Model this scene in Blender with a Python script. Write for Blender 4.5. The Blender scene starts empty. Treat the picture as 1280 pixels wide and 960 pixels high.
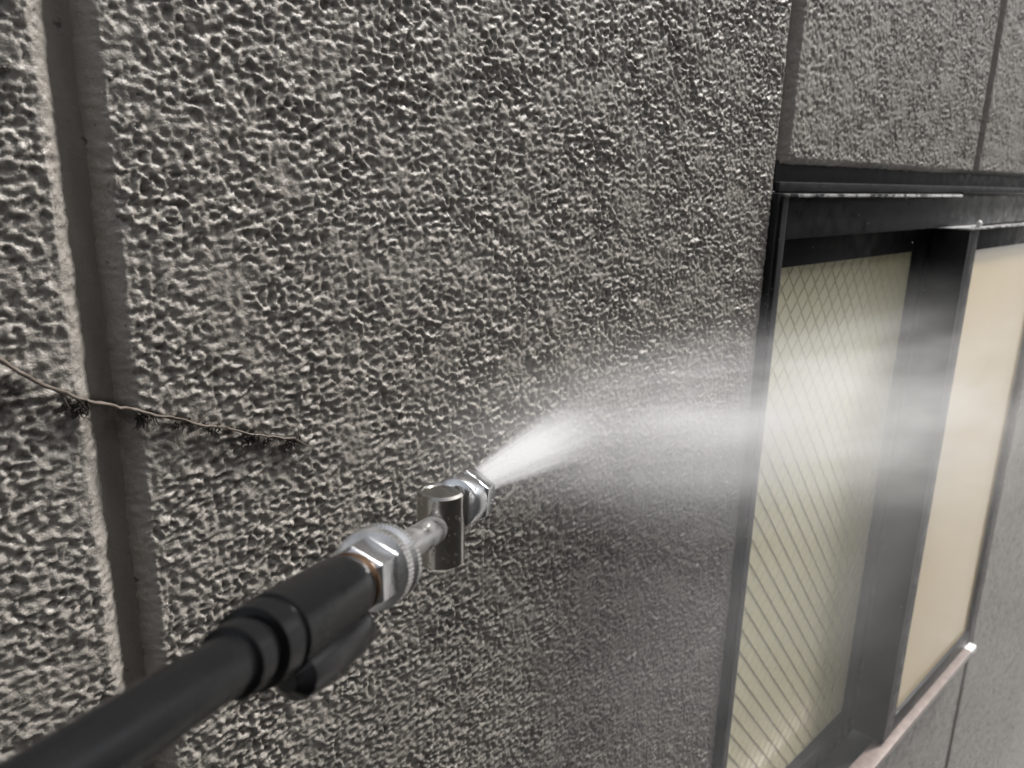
import bpy, bmesh, math, random
import numpy as np
from mathutils import Vector, Matrix, Quaternion

random.seed(7)
rad = math.radians
sc = bpy.context.scene
COL = sc.collection

# ------------------------------------------------------------------ camera
# world: X runs along the wall, Y points into the wall, Z up; the lens sits at the origin
D = 0.378                                   # lens to wall face (m)
cam_d = bpy.data.cameras.new('camera')
cam = bpy.data.objects.new('camera', cam_d); COL.objects.link(cam)
Rm = Matrix(((0.72506533, 0.16227653, -0.66928812),
             (-0.68835268, 0.20073252, -0.69704881),
             (0.02123324, 0.9661122, 0.25724768)))
cam.matrix_world = Rm.to_4x4()
cam_d.sensor_fit = 'HORIZONTAL'; cam_d.sensor_width = 36.0
cam_d.lens = 969.23 / 1280.0 * 36.0
cam_d.dof.use_dof = True; cam_d.dof.focus_distance = 0.44; cam_d.dof.aperture_fstop = 13.0
cam_d.clip_start = 0.01; cam_d.clip_end = 500
sc.camera = cam

# ------------------------------------------------------------------ light
SUN_EL, SUN_AZ = 56.0, 70.0      # azimuth measured from -Y (away from the wall) towards +X
w = bpy.data.worlds.new('World'); sc.world = w; w.use_nodes = True
nt = w.node_tree; nt.nodes.clear()
sky = nt.nodes.new('ShaderNodeTexSky'); sky.sky_type = 'NISHITA'; sky.sun_disc = False
sky.sun_elevation = rad(SUN_EL); sky.air_density = 1.0; sky.dust_density = 4.0; sky.ozone_density = 1.0
ldir = Vector((math.cos(rad(SUN_EL)) * math.sin(rad(SUN_AZ)), -math.cos(rad(SUN_EL)) * math.cos(rad(SUN_AZ)), math.sin(rad(SUN_EL))))
sky.sun_rotation = math.atan2(ldir.x, ldir.y)
hs = nt.nodes.new('ShaderNodeHueSaturation'); hs.inputs['Saturation'].default_value = 0.22
bg = nt.nodes.new('ShaderNodeBackground'); bg.inputs['Strength'].default_value = 0.05
wo = nt.nodes.new('ShaderNodeOutputWorld')
nt.links.new(sky.outputs[0], hs.inputs['Color']); nt.links.new(hs.outputs[0], bg.inputs[0]); nt.links.new(bg.outputs[0], wo.inputs[0])
sd = bpy.data.lights.new('sun', 'SUN'); sd.energy = 1.5; sd.angle = rad(10); sd.color = (1.0, 0.965, 0.92)
sun = bpy.data.objects.new('sun', sd); COL.objects.link(sun)
sun.rotation_euler = ldir.to_track_quat('Z', 'Y').to_euler(); sun.location = ldir * 5

sc.view_settings.view_transform = 'Standard'; sc.view_settings.look = 'None'
sc.view_settings.gamma = 1.0; sc.view_settings.use_curve_mapping = False
sc.view_settings.exposure = 2.0
sc.render.engine = 'CYCLES'
sc.cycles.use_denoising = True
sc.cycles.volume_bounces = 2
sc.cycles.max_bounces = 8
sc.cycles.volume_step_rate = 1.0
sc.cycles.volume_max_steps = 128

# ------------------------------------------------------------------ helpers
def link(name, me, mat=None, parent=None):
    o = bpy.data.objects.new(name, me); COL.objects.link(o)
    if mat is not None and len(me.materials) == 0: me.materials.append(mat)
    if parent is not None: o.parent = parent
    return o

def tag(o, label=None, cat=None, group=None, kind=None):
    if label: o['label'] = label
    if cat: o['category'] = cat
    if group: o['group'] = group
    if kind: o['kind'] = kind
    return o

def empty(name, loc=(0, 0, 0)):
    o = bpy.data.objects.new(name, None); COL.objects.link(o); o.location = loc
    o.empty_display_size = 0.05
    return o

def bm_obj(name, bm, mat, parent=None, smooth=False, bevel=0.0, seg=2, sharp=40):
    bmesh.ops.recalc_face_normals(bm, faces=bm.faces)
    if bevel > 0:
        es = [e for e in bm.edges if len(e.link_faces) == 2 and e.calc_face_angle(0) > rad(35)]
        bmesh.ops.bevel(bm, geom=es, offset=bevel, segments=seg, profile=0.6, affect='EDGES', clamp_overlap=True)
    me = bpy.data.meshes.new(name); bm.to_mesh(me); bm.free()
    if smooth:
        me.polygons.foreach_set('use_smooth', [True] * len(me.polygons))
        me.set_sharp_from_angle(angle=rad(sharp))
    return link(name, me, mat, parent)

def add_box(bm, x0, x1, y0, y1, z0, z1):
    v = [bm.verts.new(p) for p in ((x0, y0, z0), (x1, y0, z0), (x1, y1, z0), (x0, y1, z0),
                                   (x0, y0, z1), (x1, y0, z1), (x1, y1, z1), (x0, y1, z1))]
    for f in ((0, 3, 2, 1), (4, 5, 6, 7), (0, 1, 5, 4), (1, 2, 6, 5), (2, 3, 7, 6), (3, 0, 4, 7)):
        bm.faces.new([v[i] for i in f])

def box(name, b, mat, parent=None, bevel=0.0012):
    bm = bmesh.new(); add_box(bm, *b)
    return bm_obj(name, bm, mat, parent, True, bevel, 2, 50)

def lathe(bm, prof, n=48, M=None, phase=0.0, rfun=None):
    """prof: (t, r) along local +X; closes both ends"""
    rings = []
    for t, r in prof:
        ring = []
        for k in range(n):
            a = 2 * math.pi * k / n + phase
            rr = r if rfun is None else rfun(t, r, a)
            p = Vector((t, rr * math.cos(a), rr * math.sin(a)))
            ring.append(bm.verts.new(M @ p if M else p))
        rings.append(ring)
    for a, b in zip(rings[:-1], rings[1:]):
        for k in range(n):
            bm.faces.new((a[k], a[(k + 1) % n], b[(k + 1) % n], b[k]))
    bm.faces.new(rings[0][::-1]); bm.faces.new(rings[-1])

def tube(bm, pts, radii, n=8, rough=0.0):
    pts = [Vector(p) for p in pts]; rings = []
    for i, p in enumerate(pts):
        d = (pts[min(i + 1, len(pts) - 1)] - pts[max(i - 1, 0)]).normalized()
        u = d.orthogonal().normalized() if i == 0 else (u - d * u.dot(d)).normalized()
        v = d.cross(u)
        rings.append([bm.verts.new(p + (u * math.cos(2 * math.pi * k / n) + v * math.sin(2 * math.pi * k / n)) * radii[i] * (1 + random.uniform(-rough, rough))) for k in range(n)])
    for a, b in zip(rings[:-1], rings[1:]):
        for k in range(n):
            bm.faces.new((a[k], a[(k + 1) % n], b[(k + 1) % n], b[k]))
    bm.faces.new(rings[0][::-1]); bm.faces.new(rings[-1])

def axis_matrix(origin, d, up=(0, 0, 1)):
    x = Vector(d).normalized(); y = Vector(up).cross(x).normalized(); z = x.cross(y)
    return Matrix(((x.x, y.x, z.x, origin[0]), (x.y, y.y, z.y, origin[1]), (x.z, y.z, z.z, origin[2]), (0, 0, 0, 1)))

class N:
    """small shader-node builder"""
    def __init__(s, name):
        s.m = bpy.data.materials.new(name); s.m.use_nodes = True
        s.t = s.m.node_tree; s.t.nodes.clear()
        s.out = s.t.nodes.new('ShaderNodeOutputMaterial')
    def n(s, typ, **kw):
        nd = s.t.nodes.new('ShaderNode' + typ)
        for k, v in kw.items():
            if k in nd.inputs: s.set(nd.inputs[k], v)
            else: setattr(nd, k, v)
        return nd
    def set(s, sock, v):
        if hasattr(v, 'is_output') or isinstance(v, bpy.types.NodeSocket): s.t.links.new(v, sock)
        else: sock.default_value = v
    def math(s, op, a, b=0.0, clamp=False):
        nd = s.t.nodes.new('ShaderNodeMath'); nd.operation = op; nd.use_clamp = clamp
        s.set(nd.inputs[0], a); s.set(nd.inputs[1], b); return nd.outputs[0]
    def noise(s, vec, scale, detail=4, rough=0.55, dim='3D'):
        nd = s.n('TexNoise'); nd.noise_dimensions = dim
        if vec is not None: s.t.links.new(vec, nd.inputs['Vector'])
        nd.inputs['Scale'].default_value = scale; nd.inputs['Detail'].default_value = detail; nd.inputs['Roughness'].default_value = rough
        return nd.outputs['Fac']
    def rng(s, v, a, b, c, d, smooth=False):
        nd = s.n('MapRange'); nd.clamp = True
        if smooth: nd.interpolation_type = 'SMOOTHSTEP'
        s.set(nd.inputs[0], v)
        for i, q in enumerate((a, b, c, d)): s.set(nd.inputs[1 + i], q)
        return nd.outputs[0]
    def mix(s, f, a, b):
        nd = s.n('Mix'); nd.data_type = 'RGBA'
        s.set(nd.inputs[0], f); s.set(nd.inputs[6], a); s.set(nd.inputs[7], b); return nd.outputs[2]
    def bsdf(s, **kw):
        nd = s.n('BsdfPrincipled')
        for k, v in kw.items(): s.set(nd.inputs[k], v)
        s.t.links.new(nd.outputs[0], s.out.inputs['Surface']); return nd
    def bump(s, h, strength=0.5, dist=0.001):
        nd = s.n('Bump'); nd.inputs['Strength'].default_value = strength; nd.inputs['Distance'].default_value = dist
        s.set(nd.inputs['Height'], h); return nd.outputs[0]
    def obj(s): return s.n('TexCoord').outputs['Object']
    def pos(s): return s.n('NewGeometry').outputs['Position']

def c4(r, g=None, b=None): return (r, g, b, 1) if g is not None else (r, r, r, 1)

# ------------------------------------------------------------------ materials
def mat_wall(name, base, dirt, rmin=0.26, rmax=0.55, bump=0.95):
    m = N(name); p = m.pos()
    big = m.noise(p, 7, 5, 0.6); fine = m.noise(p, 260, 4, 0.6); grit = m.noise(p, 900, 3, 0.6)
    col = m.mix(m.rng(big, 0.35, 0.7, 0, 0.55), c4(*base), c4(*dirt))
    col = m.mix(m.rng(fine, 0.45, 0.8, 0, 0.35), col, c4(*[min(1, q * 1.35) for q in base]))
    sp_ = m.noise(p, 150, 3, 0.7); col = m.mix(m.rng(sp_, 0.66, 0.72, 0, 0.75), col, c4(0.045, 0.038, 0.032))
    h = m.math('ADD', m.math('MULTIPLY', fine, 0.7), m.math('MULTIPLY', grit, 0.35))
    xyz = m.n('SeparateXYZ'); m.t.links.new(p, xyz.inputs[0]); X, _, Z = xyz.outputs
    mp = m.n('Mapping'); m.t.links.new(p, mp.inputs[0]); mp.inputs['Scale'].default_value = (1, 1, 0.12)
    runs = m.noise(mp.outputs[0], 38, 4, 0.6); blot = m.noise(p, 14, 5, 0.65)
    # soaked area where the water runs down below the jet
    zz = m.math('ADD', m.math('SUBTRACT', -0.215, Z), m.math('MULTIPLY', m.math('SUBTRACT', runs, 0.5), 0.16))
    xx = m.math('ADD', m.math('SUBTRACT', X, 0.36), m.math('MULTIPLY', m.math('SUBTRACT', blot, 0.5), 0.22))
    wet = m.math('MULTIPLY', m.rng(zz, 0, 0.05, 0, 1, True), m.rng(xx, 0, 0.07, 0, 1, True))
    col = m.mix(m.math('MULTIPLY', wet, 0.5), col, c4(*[q * 0.42 for q in base]))
    # dirt and the dead stem's shadow painted below it; faint old rain runs
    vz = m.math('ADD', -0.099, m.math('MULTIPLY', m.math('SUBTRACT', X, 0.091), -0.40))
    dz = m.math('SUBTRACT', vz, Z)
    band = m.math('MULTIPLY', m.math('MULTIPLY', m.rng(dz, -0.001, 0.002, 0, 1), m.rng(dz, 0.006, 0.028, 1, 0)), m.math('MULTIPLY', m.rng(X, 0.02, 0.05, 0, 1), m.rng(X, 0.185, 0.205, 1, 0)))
    dirt_shadow = m.math('MULTIPLY', band, m.rng(m.noise(p, 130, 4, 0.6), 0.36, 0.55, 0.15, 1))
    col = m.mix(m.math('MULTIPLY', dirt_shadow, 0.85), col, c4(0.05, 0.042, 0.034))
    col = m.mix(m.rng(runs, 0.58, 0.75, 0, 0.3), col, c4(*[q * 0.6 for q in dirt]))
    ro = m.rng(m.noise(p, 45, 4), 0.35, 0.7, rmin, rmax)
    ro = m.math('MULTIPLY', ro, m.rng(wet, 0, 1, 1, 0.6))
    m.bsdf(**{'Base Color': col, 'Roughness': ro, 'Specular IOR Level': 0.42, 'Normal': m.bump(h, bump, 0.0012)})
    return m.m
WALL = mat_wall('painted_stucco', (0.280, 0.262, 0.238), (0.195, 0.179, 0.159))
SEAL = mat_wall('joint_paint', (0.185, 0.166, 0.146), (0.115, 0.102, 0.088), 0.4, 0.65, 0.5)

def mat_alu(name, base, rough=0.35, metallic=0.0):
    m = N(name); p = m.pos(); s = m.noise(p, 60, 5, 0.6); g = m.noise(p, 700, 2)
    col = m.mix(m.rng(s, 0.4, 0.75, 0, 0.5), c4(*base), c4(*[min(1, q * 1.7 + 0.01) for q in base]))
    m.bsdf(**{'Base Color': col, 'Roughness': m.rng(s, 0.3, 0.7, rough * 0.7, rough * 1.4), 'Metallic': metallic, 'Specular IOR Level': 0.14, 'Normal': m.bump(g, 0.08, 0.0005)})
    return m.m
ALU = mat_alu('dark_bronze_aluminium', (0.010, 0.0102, 0.0115), 0.42)
ALU2 = mat_alu('worn_dark_aluminium', (0.022, 0.0222, 0.024), 0.36)
ALU3 = mat_alu('edge_highlight_aluminium', (0.07, 0.07, 0.072), 0.4)  # lighter tone painted for the highlight on the outer sash edge
RUB = mat_alu('black_sealant', (0.022, 0.022, 0.024), 0.5)
def mat_glint():
    m = N('painted_glint_aluminium'); p = m.pos()
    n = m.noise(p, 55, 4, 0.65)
    col = m.mix(m.rng(n, 0.40, 0.55, 0, 1), c4(0.06), c4(0.75))  # bright patches: wet highlights painted into the base colour
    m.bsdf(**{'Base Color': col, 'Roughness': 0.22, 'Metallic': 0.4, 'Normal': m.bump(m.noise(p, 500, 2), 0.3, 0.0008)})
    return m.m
GLINT = mat_glint()
def mat_sill():
    m = N('weathered_sill'); p = m.pos(); n = m.noise(p, 80, 5, 0.65)
    col = m.mix(m.rng(n, 0.35, 0.65, 0, 1), c4(0.25, 0.205, 0.19), c4(0.16, 0.13, 0.12))
    m.bsdf(**{'Base Color': col, 'Roughness': 0.3, 'Metallic': 0.1, 'Normal': m.bump(n, 0.3, 0.0006)})
    return m.m
SILL = mat_sill()
def mat_plain(name, col, rough=0.4, metallic=0.0, **kw):
    m = N(name); p = m.pos(); n = m.noise(p, 120, 4)
    c = m.mix(m.rng(n, 0.4, 0.7, 0, 0.4), c4(*col), c4(*[q * 0.75 for q in col]))
    m.bsdf(**{'Base Color': c, 'Roughness': m.rng(n, 0.35, 0.65, rough * 0.75, rough * 1.25), 'Metallic': metallic, **kw})
    return m.m
WHITE = mat_plain('white_plastic', (0.78, 0.78, 0.77), 0.35)
def mat_pane(name, col, scale, bump):
    m = N(name); p = m.pos()
    n = m.noise(p, scale, 3, 0.6); big = m.noise(p, 6, 3)
    c = m.mix(m.rng(big, 0.35, 0.7, 0, 0.45), c4(*col), c4(*[q * 0.88 for q in col]))
    m.bsdf(**{'Base Color': c, 'Roughness': 0.2, 'Specular IOR Level': 0.5, 'Coat Weight': 0.5, 'Coat Roughness': 0.06,
              'Normal': m.bump(n, bump, 0.0006)})
    return m.m
PANE_L = mat_pane('wired_frosted_glass', (0.78, 0.735, 0.51), 300, 0.25)
PANE_R = mat_pane('cream_frosted_glass', (0.74, 0.59, 0.345), 700, 0.3)
WIRE = mat_plain('embedded_wire', (0.57, 0.53, 0.36), 0.3)

def mat_metal(name, col, rough, dark=0.4, bump=0.15, scale=300):
    m = N(name); p = m.obj(); n = m.noise(p, scale, 5, 0.65); b = m.noise(p, 90, 4, 0.6)
    c = m.mix(m.rng(b, 0.45, 0.7, 0, 0.7), c4(*col), c4(*[q * dark for q in col]))
    m.bsdf(**{'Base Color': c, 'Roughness': m.rng(b, 0.3, 0.7, rough * 0.7, rough * 1.5), 'Metallic': 1.0, 'Normal': m.bump(n, bump, 0.0004)})
    return m.m
STEEL = mat_metal('polished_steel', (0.50, 0.48, 0.45), 0.16, 0.6, 0.06)
ZINC = mat_metal('zinc_plated_steel', (0.72, 0.72, 0.72), 0.30, 0.6, 0.25)
CHROME = mat_metal('wet_plated_nut', (0.70, 0.71, 0.73), 0.20, 0.5, 0.3)
BRONZE = mat_metal('dull_bronze', (0.22, 0.14, 0.085), 0.3)
BRASS = mat_metal('brass_tip', (0.65, 0.48, 0.26), 0.3)
BLACK = mat_plain('black_plastic', (0.006, 0.0063, 0.007), 0.24, **{'Specular IOR Level': 0.2})
BLACK2 = mat_plain('black_rubber', (0.006, 0.006, 0.007), 0.2, **{'Specular IOR Level': 0.25})
BARK = mat_plain('dead_bark', (0.105, 0.085, 0.068), 0.6)
ROOT = mat_plain('dark_rootlets', (0.022, 0.017, 0.013), 0.7)
def mat_water():
    m = N('water'); m.bsdf(**{'Base Color': c4(1), 'Roughness': 0.02, 'IOR': 1.33, 'Transmission Weight': 1.0}); return m.m
WATER = mat_water()
def mat_ground():
    m = N('wet_concrete'); p = m.pos(); n = m.noise(p, 3, 6, 0.6)
    m.bsdf(**{'Base Color': m.mix(n, c4(0.11, 0.107, 0.10), c4(0.21, 0.205, 0.195)), 'Roughness': m.rng(n, 0.3, 0.7, 0.25, 0.6), 'Normal': m.bump(m.noise(p, 120, 4), 0.4, 0.002)})
    return m.m

# ------------------------------------------------------------------ ground
GZ = -2.3
bm = bmesh.new()
vs = [bm.verts.new(p) for p in ((-120, -120, GZ), (120, -120, GZ), (120, 120, GZ), (-120, 120, GZ))]; bm.faces.new(vs)
tag(bm_obj('ground', bm, mat_ground()), kind='structure')

# ------------------------------------------------------------------ wall across the gap behind the lens, added unseen to cut low sky light
bm = bmesh.new(); add_box(bm, -3.2, 6.0, -1.25, -1.05, GZ, 0.9)
for k in range(12): add_box(bm, -3.2, 6.0, -1.05, -1.038, GZ + 0.02 + k * 0.265, GZ + 0.02 + k * 0.265 + 0.255)
tag(bm_obj('added_neighbour_wall', bm, mat_plain('grey_siding', (0.16, 0.155, 0.148), 0.6)), 'unseen grey siding wall added across the gap to block low sky light', 'wall')

# ------------------------------------------------------------------ stucco relief
def _hash(ix, iy, seed):
    h = (ix.astype(np.int64) * 374761393 + iy.astype(np.int64) * 668265263 + seed * 2147483647) & 0xffffffff
    h = ((h ^ (h >> 13)) * 1274126177) & 0xffffffff
    h = ((h ^ (h >> 16)) * 2246822519) & 0xffffffff
    return ((h ^ (h >> 15)) & 0xffffff) / float(0xffffff)
def perlin(x, y, seed):
    xi, yi = np.floor(x), np.floor(y); fx, fy = x - xi, y - yi
    u = fx * fx * fx * (fx * (fx * 6 - 15) + 10); v = fy * fy * fy * (fy * (fy * 6 - 15) + 10)
    def g(dx, dy):
        a = _hash(xi + dx, yi + dy, seed) * 2 * np.pi
        return np.cos(a) * (fx - dx) + np.sin(a) * (fy - dy)
    n0 = g(0, 0) * (1 - u) + g(1, 0) * u; n1 = g(0, 1) * (1 - u) + g(1, 1) * u
    return (n0 * (1 - v) + n1 * v) * 1.5
def worley(x, y, seed):
    xi, yi = np.floor(x), np.floor(y)
    f1 = np.full(x.shape, 9.0); f2 = np.full(x.shape, 9.0)
    for dx in (-1, 0, 1):
        for dy in (-1, 0, 1):
            cx, cy = xi + dx, yi + dy
            d = np.hypot(cx + _hash(cx, cy, seed) - x, cy + _hash(cx, cy, seed + 17) - y)
            f2 = np.minimum(f2, np.maximum(f1, d)); f1 = np.minimum(f1, d)
    return f1, f2
def relief(x, z, seed=3):
    """sprayed stucco: crumpled ridges round shallow pits, about 7 mm apart; metres out of the wall"""
    x = x * 1.25; z = z * 1.25
    wx = x + 0.0017 * perlin(x / 0.008, z / 0.008, seed + 1) + 0.0006 * perlin(x / 0.0028, z / 0.0028, seed + 11)
    wz = z + 0.0017 * perlin(x / 0.008, z / 0.008, seed + 2) + 0.0006 * perlin(x / 0.0028, z / 0.0028, seed + 12)
    f1, f2 = worley(wx / 0.0070, wz / 0.0060, seed)
    pits = np.clip(f1, 0, 1.0) - 0.35 * np.exp(-((f2 - f1) / 0.12) ** 2) * 0.4                              # low at the pit, sharp on the ridge
    r1 = 1 - np.sqrt(perlin(wx / 0.0066, wz / 0.0058, seed + 5) ** 2 + 0.012) * 2.0
    r2 = 1 - np.sqrt(perlin(wx / 0.0029, wz / 0.0027, seed + 6) ** 2 + 0.012) * 2.0
    lump = perlin(wx / 0.0050, wz / 0.0046, seed + 7)
    amp = 0.85 + 0.55 * perlin(x / 0.045, z / 0.045, seed + 8) + 0.25 * perlin(x / 0.015, z / 0.015, seed + 10)
    h = 0.0014 * pits + 0.0012 * r1 + 0.0007 * r2 + 0.0011 * lump
    h += 0.0007 * perlin(x / 0.020, z / 0.020, seed + 9)
    return (h - 0.0017) * amp * 1.2

def axis(a, b, fa, fb, step, coarse):
    fa, fb = max(a, fa), min(b, fb)
    if fb <= fa: return np.linspace(a, b, max(2, int((b - a) / coarse) + 2))
    out = []
    if fa > a + 1e-6: out.append(np.linspace(a, fa, max(2, int((fa - a) / coarse) + 2))[:-1])
    out.append(np.linspace(fa, fb, int((fb - fa) / step) + 2))
    if fb < b - 1e-6: out.append(np.linspace(fb, b, max(2, int((b - fb) / coarse) + 2))[1:])
    return np.concatenate(out)

BEV, DROP = 0.0088, 0.0115
def panel_y(X, Z, b, edges, seed, gain=1.0):
    x0, x1, z0, z1 = b
    h = relief(X, Z, seed) * gain
    wob = 0.0008 * perlin(X / 0.012, Z / 0.012, seed + 30)
    e = np.full(X.shape, 1.0)
    if 'l' in edges: e = np.minimum(e, X - x0)
    if 'r' in edges: e = np.minimum(e, x1 - X)
    if 'b' in edges: e = np.minimum(e, Z - z0)
    t = np.clip(1 - (e + wob) / BEV, 0, 1)
    s = np.clip((e - BEV * 0.3) / (BEV * 1.2), 0.55, 1)
    return D - h * s + DROP * (0.35 * t + 0.65 * t * t)

wall = tag(empty('stucco_wall', (0, D, GZ)), 'dark grey sprayed stucco outer wall of wide panels with recessed vertical joints', 'wall')
def panel(b, fine, step, edges='lr', seed=3, coarse=0.02, gain=1.0):
    x0, x1, z0, z1 = b
    xs = axis(x0, x1, fine[0], fine[1], step[0], coarse); zs = axis(z0, z1, fine[2], fine[3], step[1], coarse)
    for ed, s in (('l', 1), ('r', -1)):          # keep the bevel well sampled
        if ed in edges:
            q = x0 if s == 1 else x1
            xs = np.union1d(xs, q + s * np.linspace(0, BEV * 1.6, 9))
    if 'b' in edges: zs = np.union1d(zs, z0 + np.linspace(0, BEV * 1.6, 9))
    X, Z = np.meshgrid(xs, zs)
    Y = panel_y(X, Z, b, edges, seed, gain)
    # returns into the wall on all four sides
    pad = lambda A: np.pad(A, 1, mode='edge')
    X, Z, Y = pad(X), pad(Z), pad(Y)
    Y[0, :] = Y[-1, :] = D + 0.10; Y[:, 0] = Y[:, -1] = D + 0.10
    nz, nx = X.shape
    co = np.stack((X, Y - D, Z - GZ), -1).reshape(-1, 3)
    i = np.arange(nz * nx).reshape(nz, nx)
    f = np.stack((i[:-1, :-1], i[:-1, 1:], i[1:, 1:], i[1:, :-1]), -1).reshape(-1, 4)
    me = bpy.data.meshes.new('wall_panel')
    me.vertices.add(len(co)); me.vertices.foreach_set('co', co.astype(np.float32).ravel())
    me.loops.add(f.size); me.loops.foreach_set('vertex_index', f.astype(np.int32).ravel())
    me.polygons.add(len(f)); me.polygons.foreach_set('loop_start', np.arange(0, f.size, 4, dtype=np.int32))
    me.polygons.foreach_set('use_smooth', np.ones(len(f), bool))
    me.update(calc_edges=True); me.validate()
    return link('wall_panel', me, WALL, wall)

TOP = 1.0
G1, G2, G3, G4 = (0.0995, 0.1085), (0.7065, 0.7165), (1.270, 1.280), (1.765, 1.774)
LINT = 0.016; SB = -0.935                 # bottom of the panels over the window, top of those under it
WX0, WX1 = 0.701, 1.712                    # window opening
panel((-0.50, G1[0], GZ, TOP), (-0.03, 9, -0.40, 0.16), (0.0010, 0.0010), 'lr', 11)
panel((-1.10, -0.509, GZ, TOP), (0, -1, 0, -1), (1, 1), 'r', 13, 0.012)
PB = (G1[1], G2[0], GZ, TOP)
panel(PB, (0, 1, -0.74, 0.22), (0.00095, 0.00095), 'lr', 3)
panel((G2[1], G3[0], LINT, TOP), (0, 2, -1, 0.36), (0.0016, 0.0016), 'lrb', 21, 0.02, 0.8)
panel((G3[1], G4[0], LINT, TOP), (0, 1.62, -1, 0.36), (0.0022, 0.002), 'lrb', 23, 0.02, 0.7)
panel((G4[1], 3.4, GZ, TOP), (0, 2.5, -1.6, -0.7), (0.005, 0.005), 'l', 25, 0.02, 0.35)
panel((G2[1], G3[0], GZ, SB), (1.1, 2, -1.4, SB), (0.005, 0.005), 'lr', 27, 0.02, 0.35)
panel((G3[1], G4[0], GZ, SB), (0, 2, -1.5, SB), (0.005, 0.005), 'lr', 29, 0.02, 0.35)
panel((WX1 + 0.003, G4[0], SB + 0.001, LINT - 0.001), (0, 3, -0.93, -0.6), (0.005, 0.005), 'r', 31, 0.02, 0.35)

def sealant(x0, x1, z0, z1, step=0.01):
    zs = np.arange(z0, z1 + step, step); bm = bmesh.new(); rows = []
    for z in zs:
        row = []
        for k in range(7):
            u = k / 6; x = x0 - 0.002 + (x1 - x0 + 0.004) * u
            y = 0.0100 + 0.0016 * math.sin(math.pi * u) + 0.0005 * math.sin(z * 91 + k) + random.uniform(-.00015, .00015)
            row.append(bm.verts.new((x, y, z - GZ)))
        rows.append(row)
    for a, b in zip(rows[:-1], rows[1:]):
        for k in range(6): bm.faces.new((a[k], a[k + 1], b[k + 1], b[k]))
    # back of the bead
    r = bmesh.ops.extrude_face_region(bm, geom=bm.faces[:])
    for v in r['geom']:
        if isinstance(v, bmesh.types.BMVert): v.co.y += 0.02
    return bm_obj('joint_sealant', bm, SEAL, wall, True, 0, 2, 60)
sealant(G1[0], G1[1], GZ, TOP, 0.008)
sealant(-0.509, -0.50, GZ, TOP, 0.05)
sealant(G2[0], G2[1], LINT - 0.004, TOP)
sealant(G2[0], G2[1], GZ, SB)
sealant(G3[0], G3[1], LINT - 0.004, TOP)
sealant(G3[0], G3[1], GZ, SB)
sealant(G4[0], G4[1], GZ, TOP, 0.02)

# ------------------------------------------------------------------ window
win = tag(empty('sliding_window', (0.0, D, SB)), 'dark aluminium sliding window with one wired pane and one cream pane', 'window')
def wbox(name, x0, x1, y0, y1, z0, z1, mat=ALU, parent=win, bevel=0.0012):
    o = box(name, (x0, x1, y0 - D, y1 - D, z0 - SB, z1 - SB), mat, parent, bevel); return o
HB, HT = -0.053, -0.009
wbox('head', 0.7245, WX1 - 0.0235, 0.373, 0.480, HB, HT, ALU2)
wbox('drip_edge', WX0 + 0.008, 1.20, 0.3665, 0.3727, -0.0125, -0.0095, GLINT, win, 0.0006)
wbox('drip_edge', 1.204, WX1 - 0.004, 0.3675, 0.3727, -0.0095, -0.0065, ALU2, win, 0.0006)
wbox('head_sealant', WX0 + 0.012, WX1 + 0.04, D + 0.007, D + 0.06, HT + 0.002, LINT + 0.006, RUB, win, 0.002)
wbox('head_sealant', WX0 + 0.012, WX1 + 0.03, D + 0.001, D + 0.0068, HT + 0.001, 0.0015, RUB, win, 0.0015)
wbox('jamb', WX0 + 0.001, 0.724, 0.373, 0.480, SB + 0.006, HT, ALU)
wbox('jamb_lip', WX0 + 0.0065, WX0 + 0.0095, 0.3705, 0.3728, SB + 0.03, HT - 0.003, ALU, win, 0.0008)
wbox('jamb', WX1 - 0.023, WX1, 0.373, 0.480, SB + 0.006, HT, ALU)
wbox('sill', WX0 + 0.001, 1.690, 0.352, 0.480, SB - 0.004, -0.9165, ALU2)
wbox('sill_bar', WX0 + 0.004, 1.630, 0.343, 0.372, -0.916, -0.903, SILL, win, 0.003)
wbox('end_cap', 1.6302, 1.662, 0.3425, 0.3725, -0.9165, -0.902, WHITE, win, 0.004)

def sash(x0, x1, y0, y1, z0, z1, gx0, gx1, gz0, gz1, gy, pm, mat):
    bm = bmesh.new()
    add_box(bm, x0, gx0, y0, 0.4046 if y0 < 0.37 else y1, z0, z1); add_box(bm, gx1, x1, y0, y1, z0, z1)
    add_box(bm, gx0 - .0005, gx1 + .0005, y0 + .0006, y1, gz1, z1 - .0004); add_box(bm, gx0 - .0005, gx1 + .0005, y0 + .0006, y1, z0 + .0004, gz0)
    bmesh.ops.translate(bm, vec=(0, -D, -SB), verts=bm.verts)
    o = bm_obj('sash', bm, mat, win, True, 0.0012, 2, 50)
    pane = wbox('pane', gx0 - 0.004, gx1 + 0.004, gy, gy + 0.005, gz0 - 0.004, gz1 + 0.004, pm, o, 0)
    return o, pane
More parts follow.
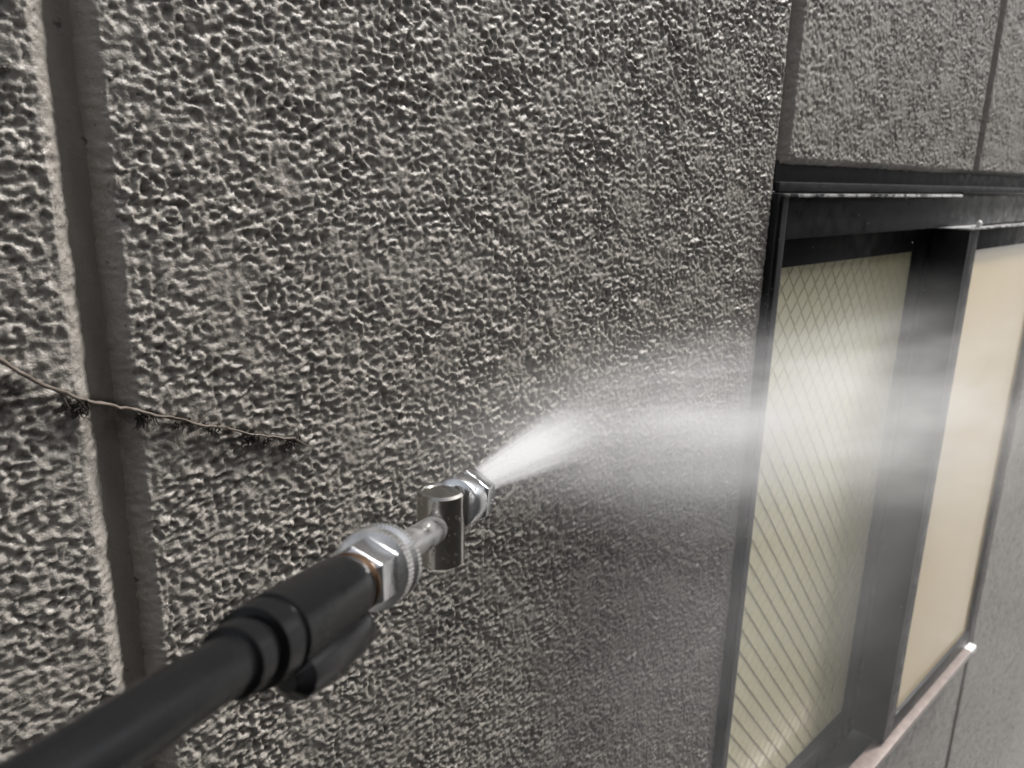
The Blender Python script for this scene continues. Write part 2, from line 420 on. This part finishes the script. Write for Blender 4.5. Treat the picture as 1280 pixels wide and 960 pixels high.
# inner sash (wired glass) and outer sash (cream glass)
s1, p1 = sash(0.7248, 1.245, 0.405, 0.432, -0.902, HB - 0.0005, 0.762, 1.195, -0.861, -0.088, 0.420, PANE_L, ALU)
s1['label'] = 'inner sash holding diamond wired frosted glass'
s2, p2 = sash(1.217, 1.674, 0.356, 0.392, -0.901, -0.0575, 1.260, 1.645, -0.869, -0.087, 0.3625, PANE_R, ALU)
s2['label'] = 'outer sash holding plain cream glass'
wbox('edge_highlight_strip', 1.2175, 1.2205, 0.3545, 0.3558, -0.899, -0.060, ALU3, s2, 0.0004)  # thin strip carrying the edge highlight in its lighter colour
wbox('top_lip', 1.219, 1.672, 0.3535, 0.372, -0.0573, -0.0548, GLINT, s2, 0.0006)
bm = bmesh.new(); lathe(bm, [(0, .0025), (.003, .004), (.006, .004), (.009, .0022), (.010, .0005)], 12, axis_matrix((1.268, .360 - D, -.0550 - SB), (0, 0, 1), (1, 0, 0)))
bm_obj('stop_pin', bm, WHITE, s2, True)
# diamond wires in the glass
bm = bmesh.new(); gx0, gx1, gz0, gz1, gy = 0.7625, 1.1945, -0.8605, -0.0885, 0.4197
px, slope = 0.027, 1.15
H = gz1 - gz0
for sg in (1, -1):
    c = gx0 - H / slope - px
    while c < gx1 + H / slope + px:
        # line x = c + sg*(z-gz0)/slope clipped to the glass
        pts = []
        t0, t1 = 0.0, H
        for lo, hi in ((gx0, gx1),):
            a = (lo - c) * slope * sg; b = (hi - c) * slope * sg
            t0, t1 = max(t0, min(a, b)), min(t1, max(a, b))
        if t1 > t0 + 0.002:
            hw = 0.0005 * math.hypot(1, 1 / slope)
            A = (c + sg * t0 / slope, gz0 + t0); B = (c + sg * t1 / slope, gz0 + t1)
            yy = gy - (0.0003 if sg == 1 else 0.0004)
            q = [(A[0] - hw, yy, A[1]), (A[0] + hw, yy, A[1]), (B[0] + hw, yy, B[1]), (B[0] - hw, yy, B[1])]
            v = [bm.verts.new((x - 0, y - D, z - SB)) for x, y, z in q] + [bm.verts.new((x, gy + 0.0004 - D, z - SB)) for x, y, z in q]
            for f in ((0, 1, 2, 3), (0, 4, 5, 1), (1, 5, 6, 2), (2, 6, 7, 3), (3, 7, 4, 0)): bm.faces.new([v[i] for i in f])
        c += px
bm_obj('wire_mesh', bm, WIRE, s1)

# ------------------------------------------------------------------ dead vine
vine = tag(empty('dead_vine', (0.09, D, -0.10)), 'thin dead vine stem with dark rootlets stretched across the wall joint', 'vine')
V0 = Vector((0.09, D, -0.10))
def wall_y(x, z):
    return float(panel_y(np.array([x]), np.array([z]), PB, 'lr', 3)[0]) if x > G1[1] else D + 0.001
ctrl = [(-0.02, -0.005), (0.03, -0.052), (0.064, -0.079), (0.078, -0.0915), (0.091, -0.100), (0.101, -0.1045), (0.112, -0.109), (0.122, -0.1135), (0.135, -0.119), (0.149, -0.125), (0.165, -0.1315), (0.180, -0.138), (0.195, -0.1415)]
spts = []
for (xa, za), (xb, zb) in zip(ctrl[:-1], ctrl[1:]):
    for k in range(5):
        u = k / 5; spts.append((xa + (xb - xa) * u, za + (zb - za) * u))
spts.append(ctrl[-1])
P = []; Rr = []
for i, (x, z) in enumerate(spts):
    u = i / len(spts)
    P.append(Vector((x + random.uniform(-.0003, .0003), D - 0.0045 + 0.0012 * math.sin(i * .7) + 0.002 * u, z + 0.0003 * math.sin(i * .83) + random.uniform(-.0003, .0003))) - V0)
    Rr.append((0.00095 - 0.0004 * u) * (1 + 0.35 * (i % 7 == 3)))
bm = bmesh.new(); tube(bm, P, Rr, 8, 0.18); bm_obj('stem', bm, BARK, vine, True)
def strand(bm, p, d, ln, r0, n=6, wob=0.35):
    pts = [Vector(p)]; dd = Vector(d).normalized()
    for k in range(n):
        dd = (dd + Vector((random.uniform(-wob, wob), random.uniform(-wob, wob) * .5, random.uniform(-wob, wob)))).normalized()
        pts.append(pts[-1] + dd * ln / n)
    tube(bm, pts, [r0 * (1 - 0.8 * k / n) for k in range(n + 1)], 5)
for (x, dens, ln) in ((0.091, 26, .010), (0.117, 22, .008), (0.134, 12, .005), (0.150, 9, .004), (0.170, 20, .007), (0.179, 10, .004), (0.193, 22, .007)):
    z = float(np.interp(x, [c[0] for c in ctrl], [c[1] for c in ctrl])); bm = bmesh.new()
    for k in range(dens):
        q = Vector((x + random.gauss(0, .0022), D - 0.0035 + random.uniform(-.001, .002), z - random.uniform(0, .003))) - V0
        strand(bm, q, (random.uniform(-.6, .6), random.uniform(0, .5), -1), ln * random.uniform(.5, 1.3), 0.0006, 6, .6)
    bm_obj('rootlet', bm, ROOT, vine)
for (x, d, ln) in ((0.142, (.6, -.2, .7), .007), (0.155, (.8, -.1, .4), .006), (0.196, (.3, -.1, 1), .009), (0.1945, (.8, .2, -.35), .016), (0.083, (.5, 0, -1), .010)):
    z = float(np.interp(x, [c[0] for c in ctrl], [c[1] for c in ctrl])); bm = bmesh.new()
    strand(bm, Vector((x, D - .0035, z)) - V0, d, ln, 0.0006, 6, .3); bm_obj('side_shoot', bm, BARK, vine)

# ------------------------------------------------------------------ pressure-washer lance
B = Vector((0.1978, 0.2497, -0.1499)); Cc = Vector((0.1411, 0.2101, -0.1326))
axd = (B - Cc).normalized()
lance = tag(empty('spray_lance', Cc), 'black and silver pressure washer lance with swivel nozzle spraying the wall', 'spray lance')
ML = axis_matrix((0, 0, 0), axd)                 # local +X runs forward along the lance, origin at the collar
def lobj(name, mat, fn, bevel=0.0, smooth=True, sharp=35):
    bm = bmesh.new(); fn(bm); return bm_obj(name, bm, mat, lance, smooth, bevel, 2, sharp)
lobj('tube', ZINC, lambda b: lathe(b, [(-.010, .0061), (.060, .0061), (.0615, .0058)], 40, ML))
lobj('tube_flange', ZINC, lambda b: lathe(b, [(-.002, .0088), (.0045, .0088), (.0058, .0076)], 6, ML, .3), .0004)
kn = lambda t, r, a: r * (1 + (0.018 if int(a / (2 * math.pi) * 180 + .5) % 3 == 0 else 0.0))
SH = -.009
MS = ML @ Matrix.Translation((SH, 0, 0)) @ Matrix.Diagonal((1, .93, .93, 1))
lobj('collar', ZINC, lambda b: lathe(b, [(-.006, .0120), (-.0052, .0146), (-.0005, .0149), (.0005, .0134), (.0030, .0134), (.0042, .0152), (.0078, .0150), (.0092, .0136), (.0094, .0102), (.0080, .0098)], 180, MS, 0, lambda t, r, a: kn(t, r, a) if r > .0145 else r), sharp=28)
lobj('hex_nut', CHROME, lambda b: lathe(b, [(-.0215, .0112), (-.0205, .0128), (-.0072, .0132), (-.0062, .0118)], 6, MS, .42), .0005)
lobj('gasket', BRONZE, lambda b: lathe(b, [(-.0235, .0095), (-.0225, .0108), (-.0214, .0108)], 48, MS))
def sleeve(b):
    pr = [(-.30, .0075), (-.092, .0075), (-.0915, .0092), (-.086, .0095), (-.0855, .0085), (-.083, .0085), (-.0825, .0112), (-.076, .0118), (-.0755, .0108), (-.073, .0108), (-.0725, .0118), (-.050, .0118), (-.034, .0118), (-.030, .0116), (-.0255, .0108), (-.0236, .0092)]
    lathe(b, pr, 56, MS)
lobj('sleeve', BLACK, sleeve)
# lower clip hugging the sleeve
MC = MS @ Matrix.Translation((.003, -.0045, -0.0125))
lobj('clip', BLACK2, lambda b: lathe(b, [(-.074, .003), (-.070, .007), (-.060, .0084), (-.036, .0084), (-.0305, .0078), (-.0275, .0062), (-.0262, .0035)], 40, MC))
# swivel block: upright steel cylinder
MB = axis_matrix(B - Cc, Vector((0.02, 0.03, 1)), (1, 0, 0))
lobj('swivel_block', STEEL, lambda b: lathe(b, [(-.0172, .0098), (-.0165, .0106), (.0152, .0107), (.0164, .0098), (.0165, .0084), (.0158, .0080)], 64, MB), sharp=30)
# nozzle nut
Nc = Vector((0.2180, 0.2566, -0.1448)) - Cc
jet_from = Vector((0.2314, 0.2601, -0.1394)); jet_to = Vector((0.452, 0.380, -0.186))
jd = (jet_to - jet_from).normalized()
MN = axis_matrix(Nc, jd)
lobj('nozzle_stem', STEEL, lambda b: lathe(b, [(-.018, .0062), (-.003, .0062)], 32, MN))
lobj('nozzle_nut', CHROME, lambda b: lathe(b, [(-.0040, .0120), (-.0030, .0136), (.0062, .0136), (.0082, .0124), (.0084, .0080)], 6, MN, .55), .0006)
lobj('nozzle_skirt', CHROME, lambda b: lathe(b, [(-.0150, .0085), (-.0142, .0112), (-.0120, .0120), (-.0038, .0121)], 48, MN))
lobj('nozzle_tip', BRASS, lambda b: lathe(b, [(.006, .0072), (.0095, .0070), (.0108, .0056), (.0110, .0030)], 36, MN))

# ------------------------------------------------------------------ beads of water
def beads(name, pts, label, mat=None):
    base = bmesh.new(); bmesh.ops.create_icosphere(base, subdivisions=1 if len(pts) > 500 else 2, radius=1.0)
    bv = np.array([v.co[:] for v in base.verts]); bf = np.array([[v.index for v in f.verts] for f in base.faces]); base.free()
    V = []; F = []
    for i, (p, r, sz) in enumerate(pts):
        V.append(bv * r * np.array(sz) + np.array(p)); F.append(bf + i * len(bv))
    me = bpy.data.meshes.new(name); me.from_pydata(np.concatenate(V).tolist(), [], np.concatenate(F).tolist()); me.update()
    me.polygons.foreach_set('use_smooth', [True] * len(me.polygons))
    return tag(link(name, me, mat or WATER), label, 'water', kind='stuff')
rng = np.random.default_rng(5); pts = []
cx = rng.uniform(.12, .69, 70); cz = rng.uniform(-.55, .15, 70)
bx = np.concatenate([rng.normal(cx[k], .006, 4) for k in range(70)]); bz = np.concatenate([rng.normal(cz[k], .006, 4) for k in range(70)])
bx = np.clip(bx, G1[1] + .004, G2[0] - .004)
by = panel_y(bx, bz, PB, 'lr', 3)
for x, y, z in zip(bx, by, bz): pts.append(((x, y - .0002, z), rng.uniform(.0005, .0012), (1, .6, rng.uniform(.9, 1.4))))
beads('wall_droplets', pts, 'small clear water beads clinging to the wet stucco')

# ------------------------------------------------------------------ spray and mist (volumes)
def volume(name, origin, d, L, wy, wz, dens, ax, noise, label, tint=(0.97, 0.98, 1.0), power=1.0, up=(0, 0, 1), aniso=0.0, stretch=1.0, ragged=0.8):
    """closed fan of drifting droplets; wy/wz: half widths (start, end) along local +X"""
    m = N(name + '_air'); co = m.obj(); sp = m.n('SeparateXYZ'); m.t.links.new(co, sp.inputs[0])
    x, y, z = sp.outputs
    u = m.math('DIVIDE', x, L)
    hy = m.math('ADD', wy[0], m.math('MULTIPLY', u, wy[1] - wy[0])); hz = m.math('ADD', wz[0], m.math('MULTIPLY', u, wz[1] - wz[0]))
    ny = m.math('DIVIDE', y, hy); nz = m.math('DIVIDE', z, hz)
    q = m.math('ADD', m.math('MULTIPLY', ny, ny), m.math('MULTIPLY', nz, nz))
    cb = m.n('CombineXYZ'); m.set(cb.inputs[0], m.math('MULTIPLY', u, stretch)); m.set(cb.inputs[1], ny); m.set(cb.inputs[2], nz)
    nz1 = m.noise(cb.outputs[0], noise[0], 4, 0.6)
    q = m.math('ADD', q, m.math('MULTIPLY', m.math('SUBTRACT', m.noise(cb.outputs[0], noise[0] * 0.6, 3, 0.6), 0.42), ragged))
    gauss = m.math('EXPONENT', m.math('MULTIPLY', m.math('MAXIMUM', q, 0.0), -power))
    rim = m.math('SUBTRACT', 1.0, m.math('ADD', m.math('MULTIPLY', ny, ny), m.math('MULTIPLY', nz, nz)), True)
    fall = m.math('MULTIPLY', gauss, m.rng(rim, 0, 0.45, 0, 1, True))
    fall = m.math('MULTIPLY', fall, m.rng(nz1, noise[1], noise[2], noise[3], 1.0))
    ramp = m.n('ValToRGB'); m.t.links.new(u, ramp.inputs[0]); cr = ramp.color_ramp
    cr.elements[0].position, cr.elements[1].position = ax[0][0], ax[-1][0]
    cr.elements[0].color, cr.elements[1].color = c4(ax[0][1]), c4(ax[-1][1])
    for p_, v_ in ax[1:-1]: cr.elements.new(p_).color = c4(v_)
    de = m.math('MULTIPLY', m.math('MULTIPLY', fall, ramp.outputs[0]), dens)
    v = m.n('VolumePrincipled'); v.inputs['Color'].default_value = (*tint, 1); m.set(v.inputs['Density'], de); v.inputs['Anisotropy'].default_value = aniso
    m.t.links.new(v.outputs[0], m.out.inputs['Volume'])
    bm = bmesh.new(); n = 24; rings = []
    for k in range(9):
        t = k / 8
        rings.append([bm.verts.new((L * t, (wy[0] + (wy[1] - wy[0]) * t) * math.cos(2 * math.pi * i / n), (wz[0] + (wz[1] - wz[0]) * t) * math.sin(2 * math.pi * i / n))) for i in range(n)])
    for a, b in zip(rings[:-1], rings[1:]):
        for i in range(n): bm.faces.new((a[i], a[(i + 1) % n], b[(i + 1) % n], b[i]))
    bm.faces.new(rings[0][::-1]); bm.faces.new(rings[-1])
    o = bm_obj(name, bm, m.m); o.matrix_world = axis_matrix(origin, d, up)
    return tag(o, label, 'water spray', kind='stuff')
JL = (jet_to - jet_from).length
volume('water_jet', jet_from - jd * .002, jd, JL * 1.2, (.0066, .036), (.0076, .038), 330,
       ((0, 1), (.12, .7), (.28, .38), (.45, .13), (.65, .04), (.85, .015), (1, 0)), (7, .36, .6, .1), 'dense white fan of water leaving the nozzle tip', power=2.6, stretch=.22, ragged=.8)
volume('splash_mist', (0.25, 0.362, -0.160), (0.95, -0.02, -0.150), 1.30, (.045, .22), (.055, .32), 25,
       ((0, 0), (.05, .2), (.13, .8), (.22, 1), (.35, .62), (.5, .36), (.65, .22), (.8, .12), (1, 0)), (4.6, .34, .66, .15), 'white mist rebounding along the wall towards the window', power=4.8, stretch=1.0, ragged=.45)
volume('drifting_mist', (0.32, 0.34, -0.33), (1.0, -0.02, -0.24), 1.85, (.12, .30), (.20, .70), 1.15,
       ((0, 0), (.1, 1), (.22, .8), (.35, .4), (.6, .22), (1, 0)), (3.0, .35, .65, .1), 'thin grey mist drifting below the jet over wall and window', power=2.2, stretch=1.5, ragged=.6)

# flying drops round the jet and the splash, and beads on the metal
MILK = mat_plain('spray_water', (0.93, 0.94, 0.95), 0.1, 0.0, **{'Transmission Weight': 0.35, 'IOR': 1.33})
pts = []; MJ = axis_matrix(jet_from, jd)
for k in range(900):
    t = rng.uniform(0.004, JL * 1.0); hw = .007 + .022 * t / JL
    q = MJ @ Vector((t, rng.normal(0, hw * .62), rng.normal(0, hw * .62)))
    if q.y < D - .004: pts.append((tuple(q), rng.uniform(.00008, .00032), (1, 1, 1)))
for k in range(1500):
    t = abs(rng.normal(0, .22)); a = rng.normal(0, .03 + .16 * t)
    q = (0.40 + t, D - .006 - abs(rng.normal(0, .012 + .09 * t)), -0.182 - .16 * t + a)
    pts.append((q, rng.uniform(.0001, .0004), (1, 1, 1)))
beads('flying_drops', pts, 'tiny white water drops flying around the jet and splash', MILK)
pts = []
for k in range(46):
    a = rng.uniform(3.4, 6.6); t = rng.uniform(-.015, .014); c = MB @ Vector((t, .0107 * math.cos(a), .0107 * math.sin(a))) + Cc
    pts.append((tuple(c), rng.uniform(.0003, .0008), (1, 1, 1.1)))
for k in range(40):
    a = rng.uniform(0, 6.28); c = MN @ Vector((rng.uniform(-.013, .006), .0121 * math.cos(a), .0121 * math.sin(a))) + Cc
    pts.append((tuple(c), rng.uniform(.0003, .0007), (1, 1, 1)))
beads('nozzle_droplets', pts, 'clear water beads on the steel swivel nozzle')
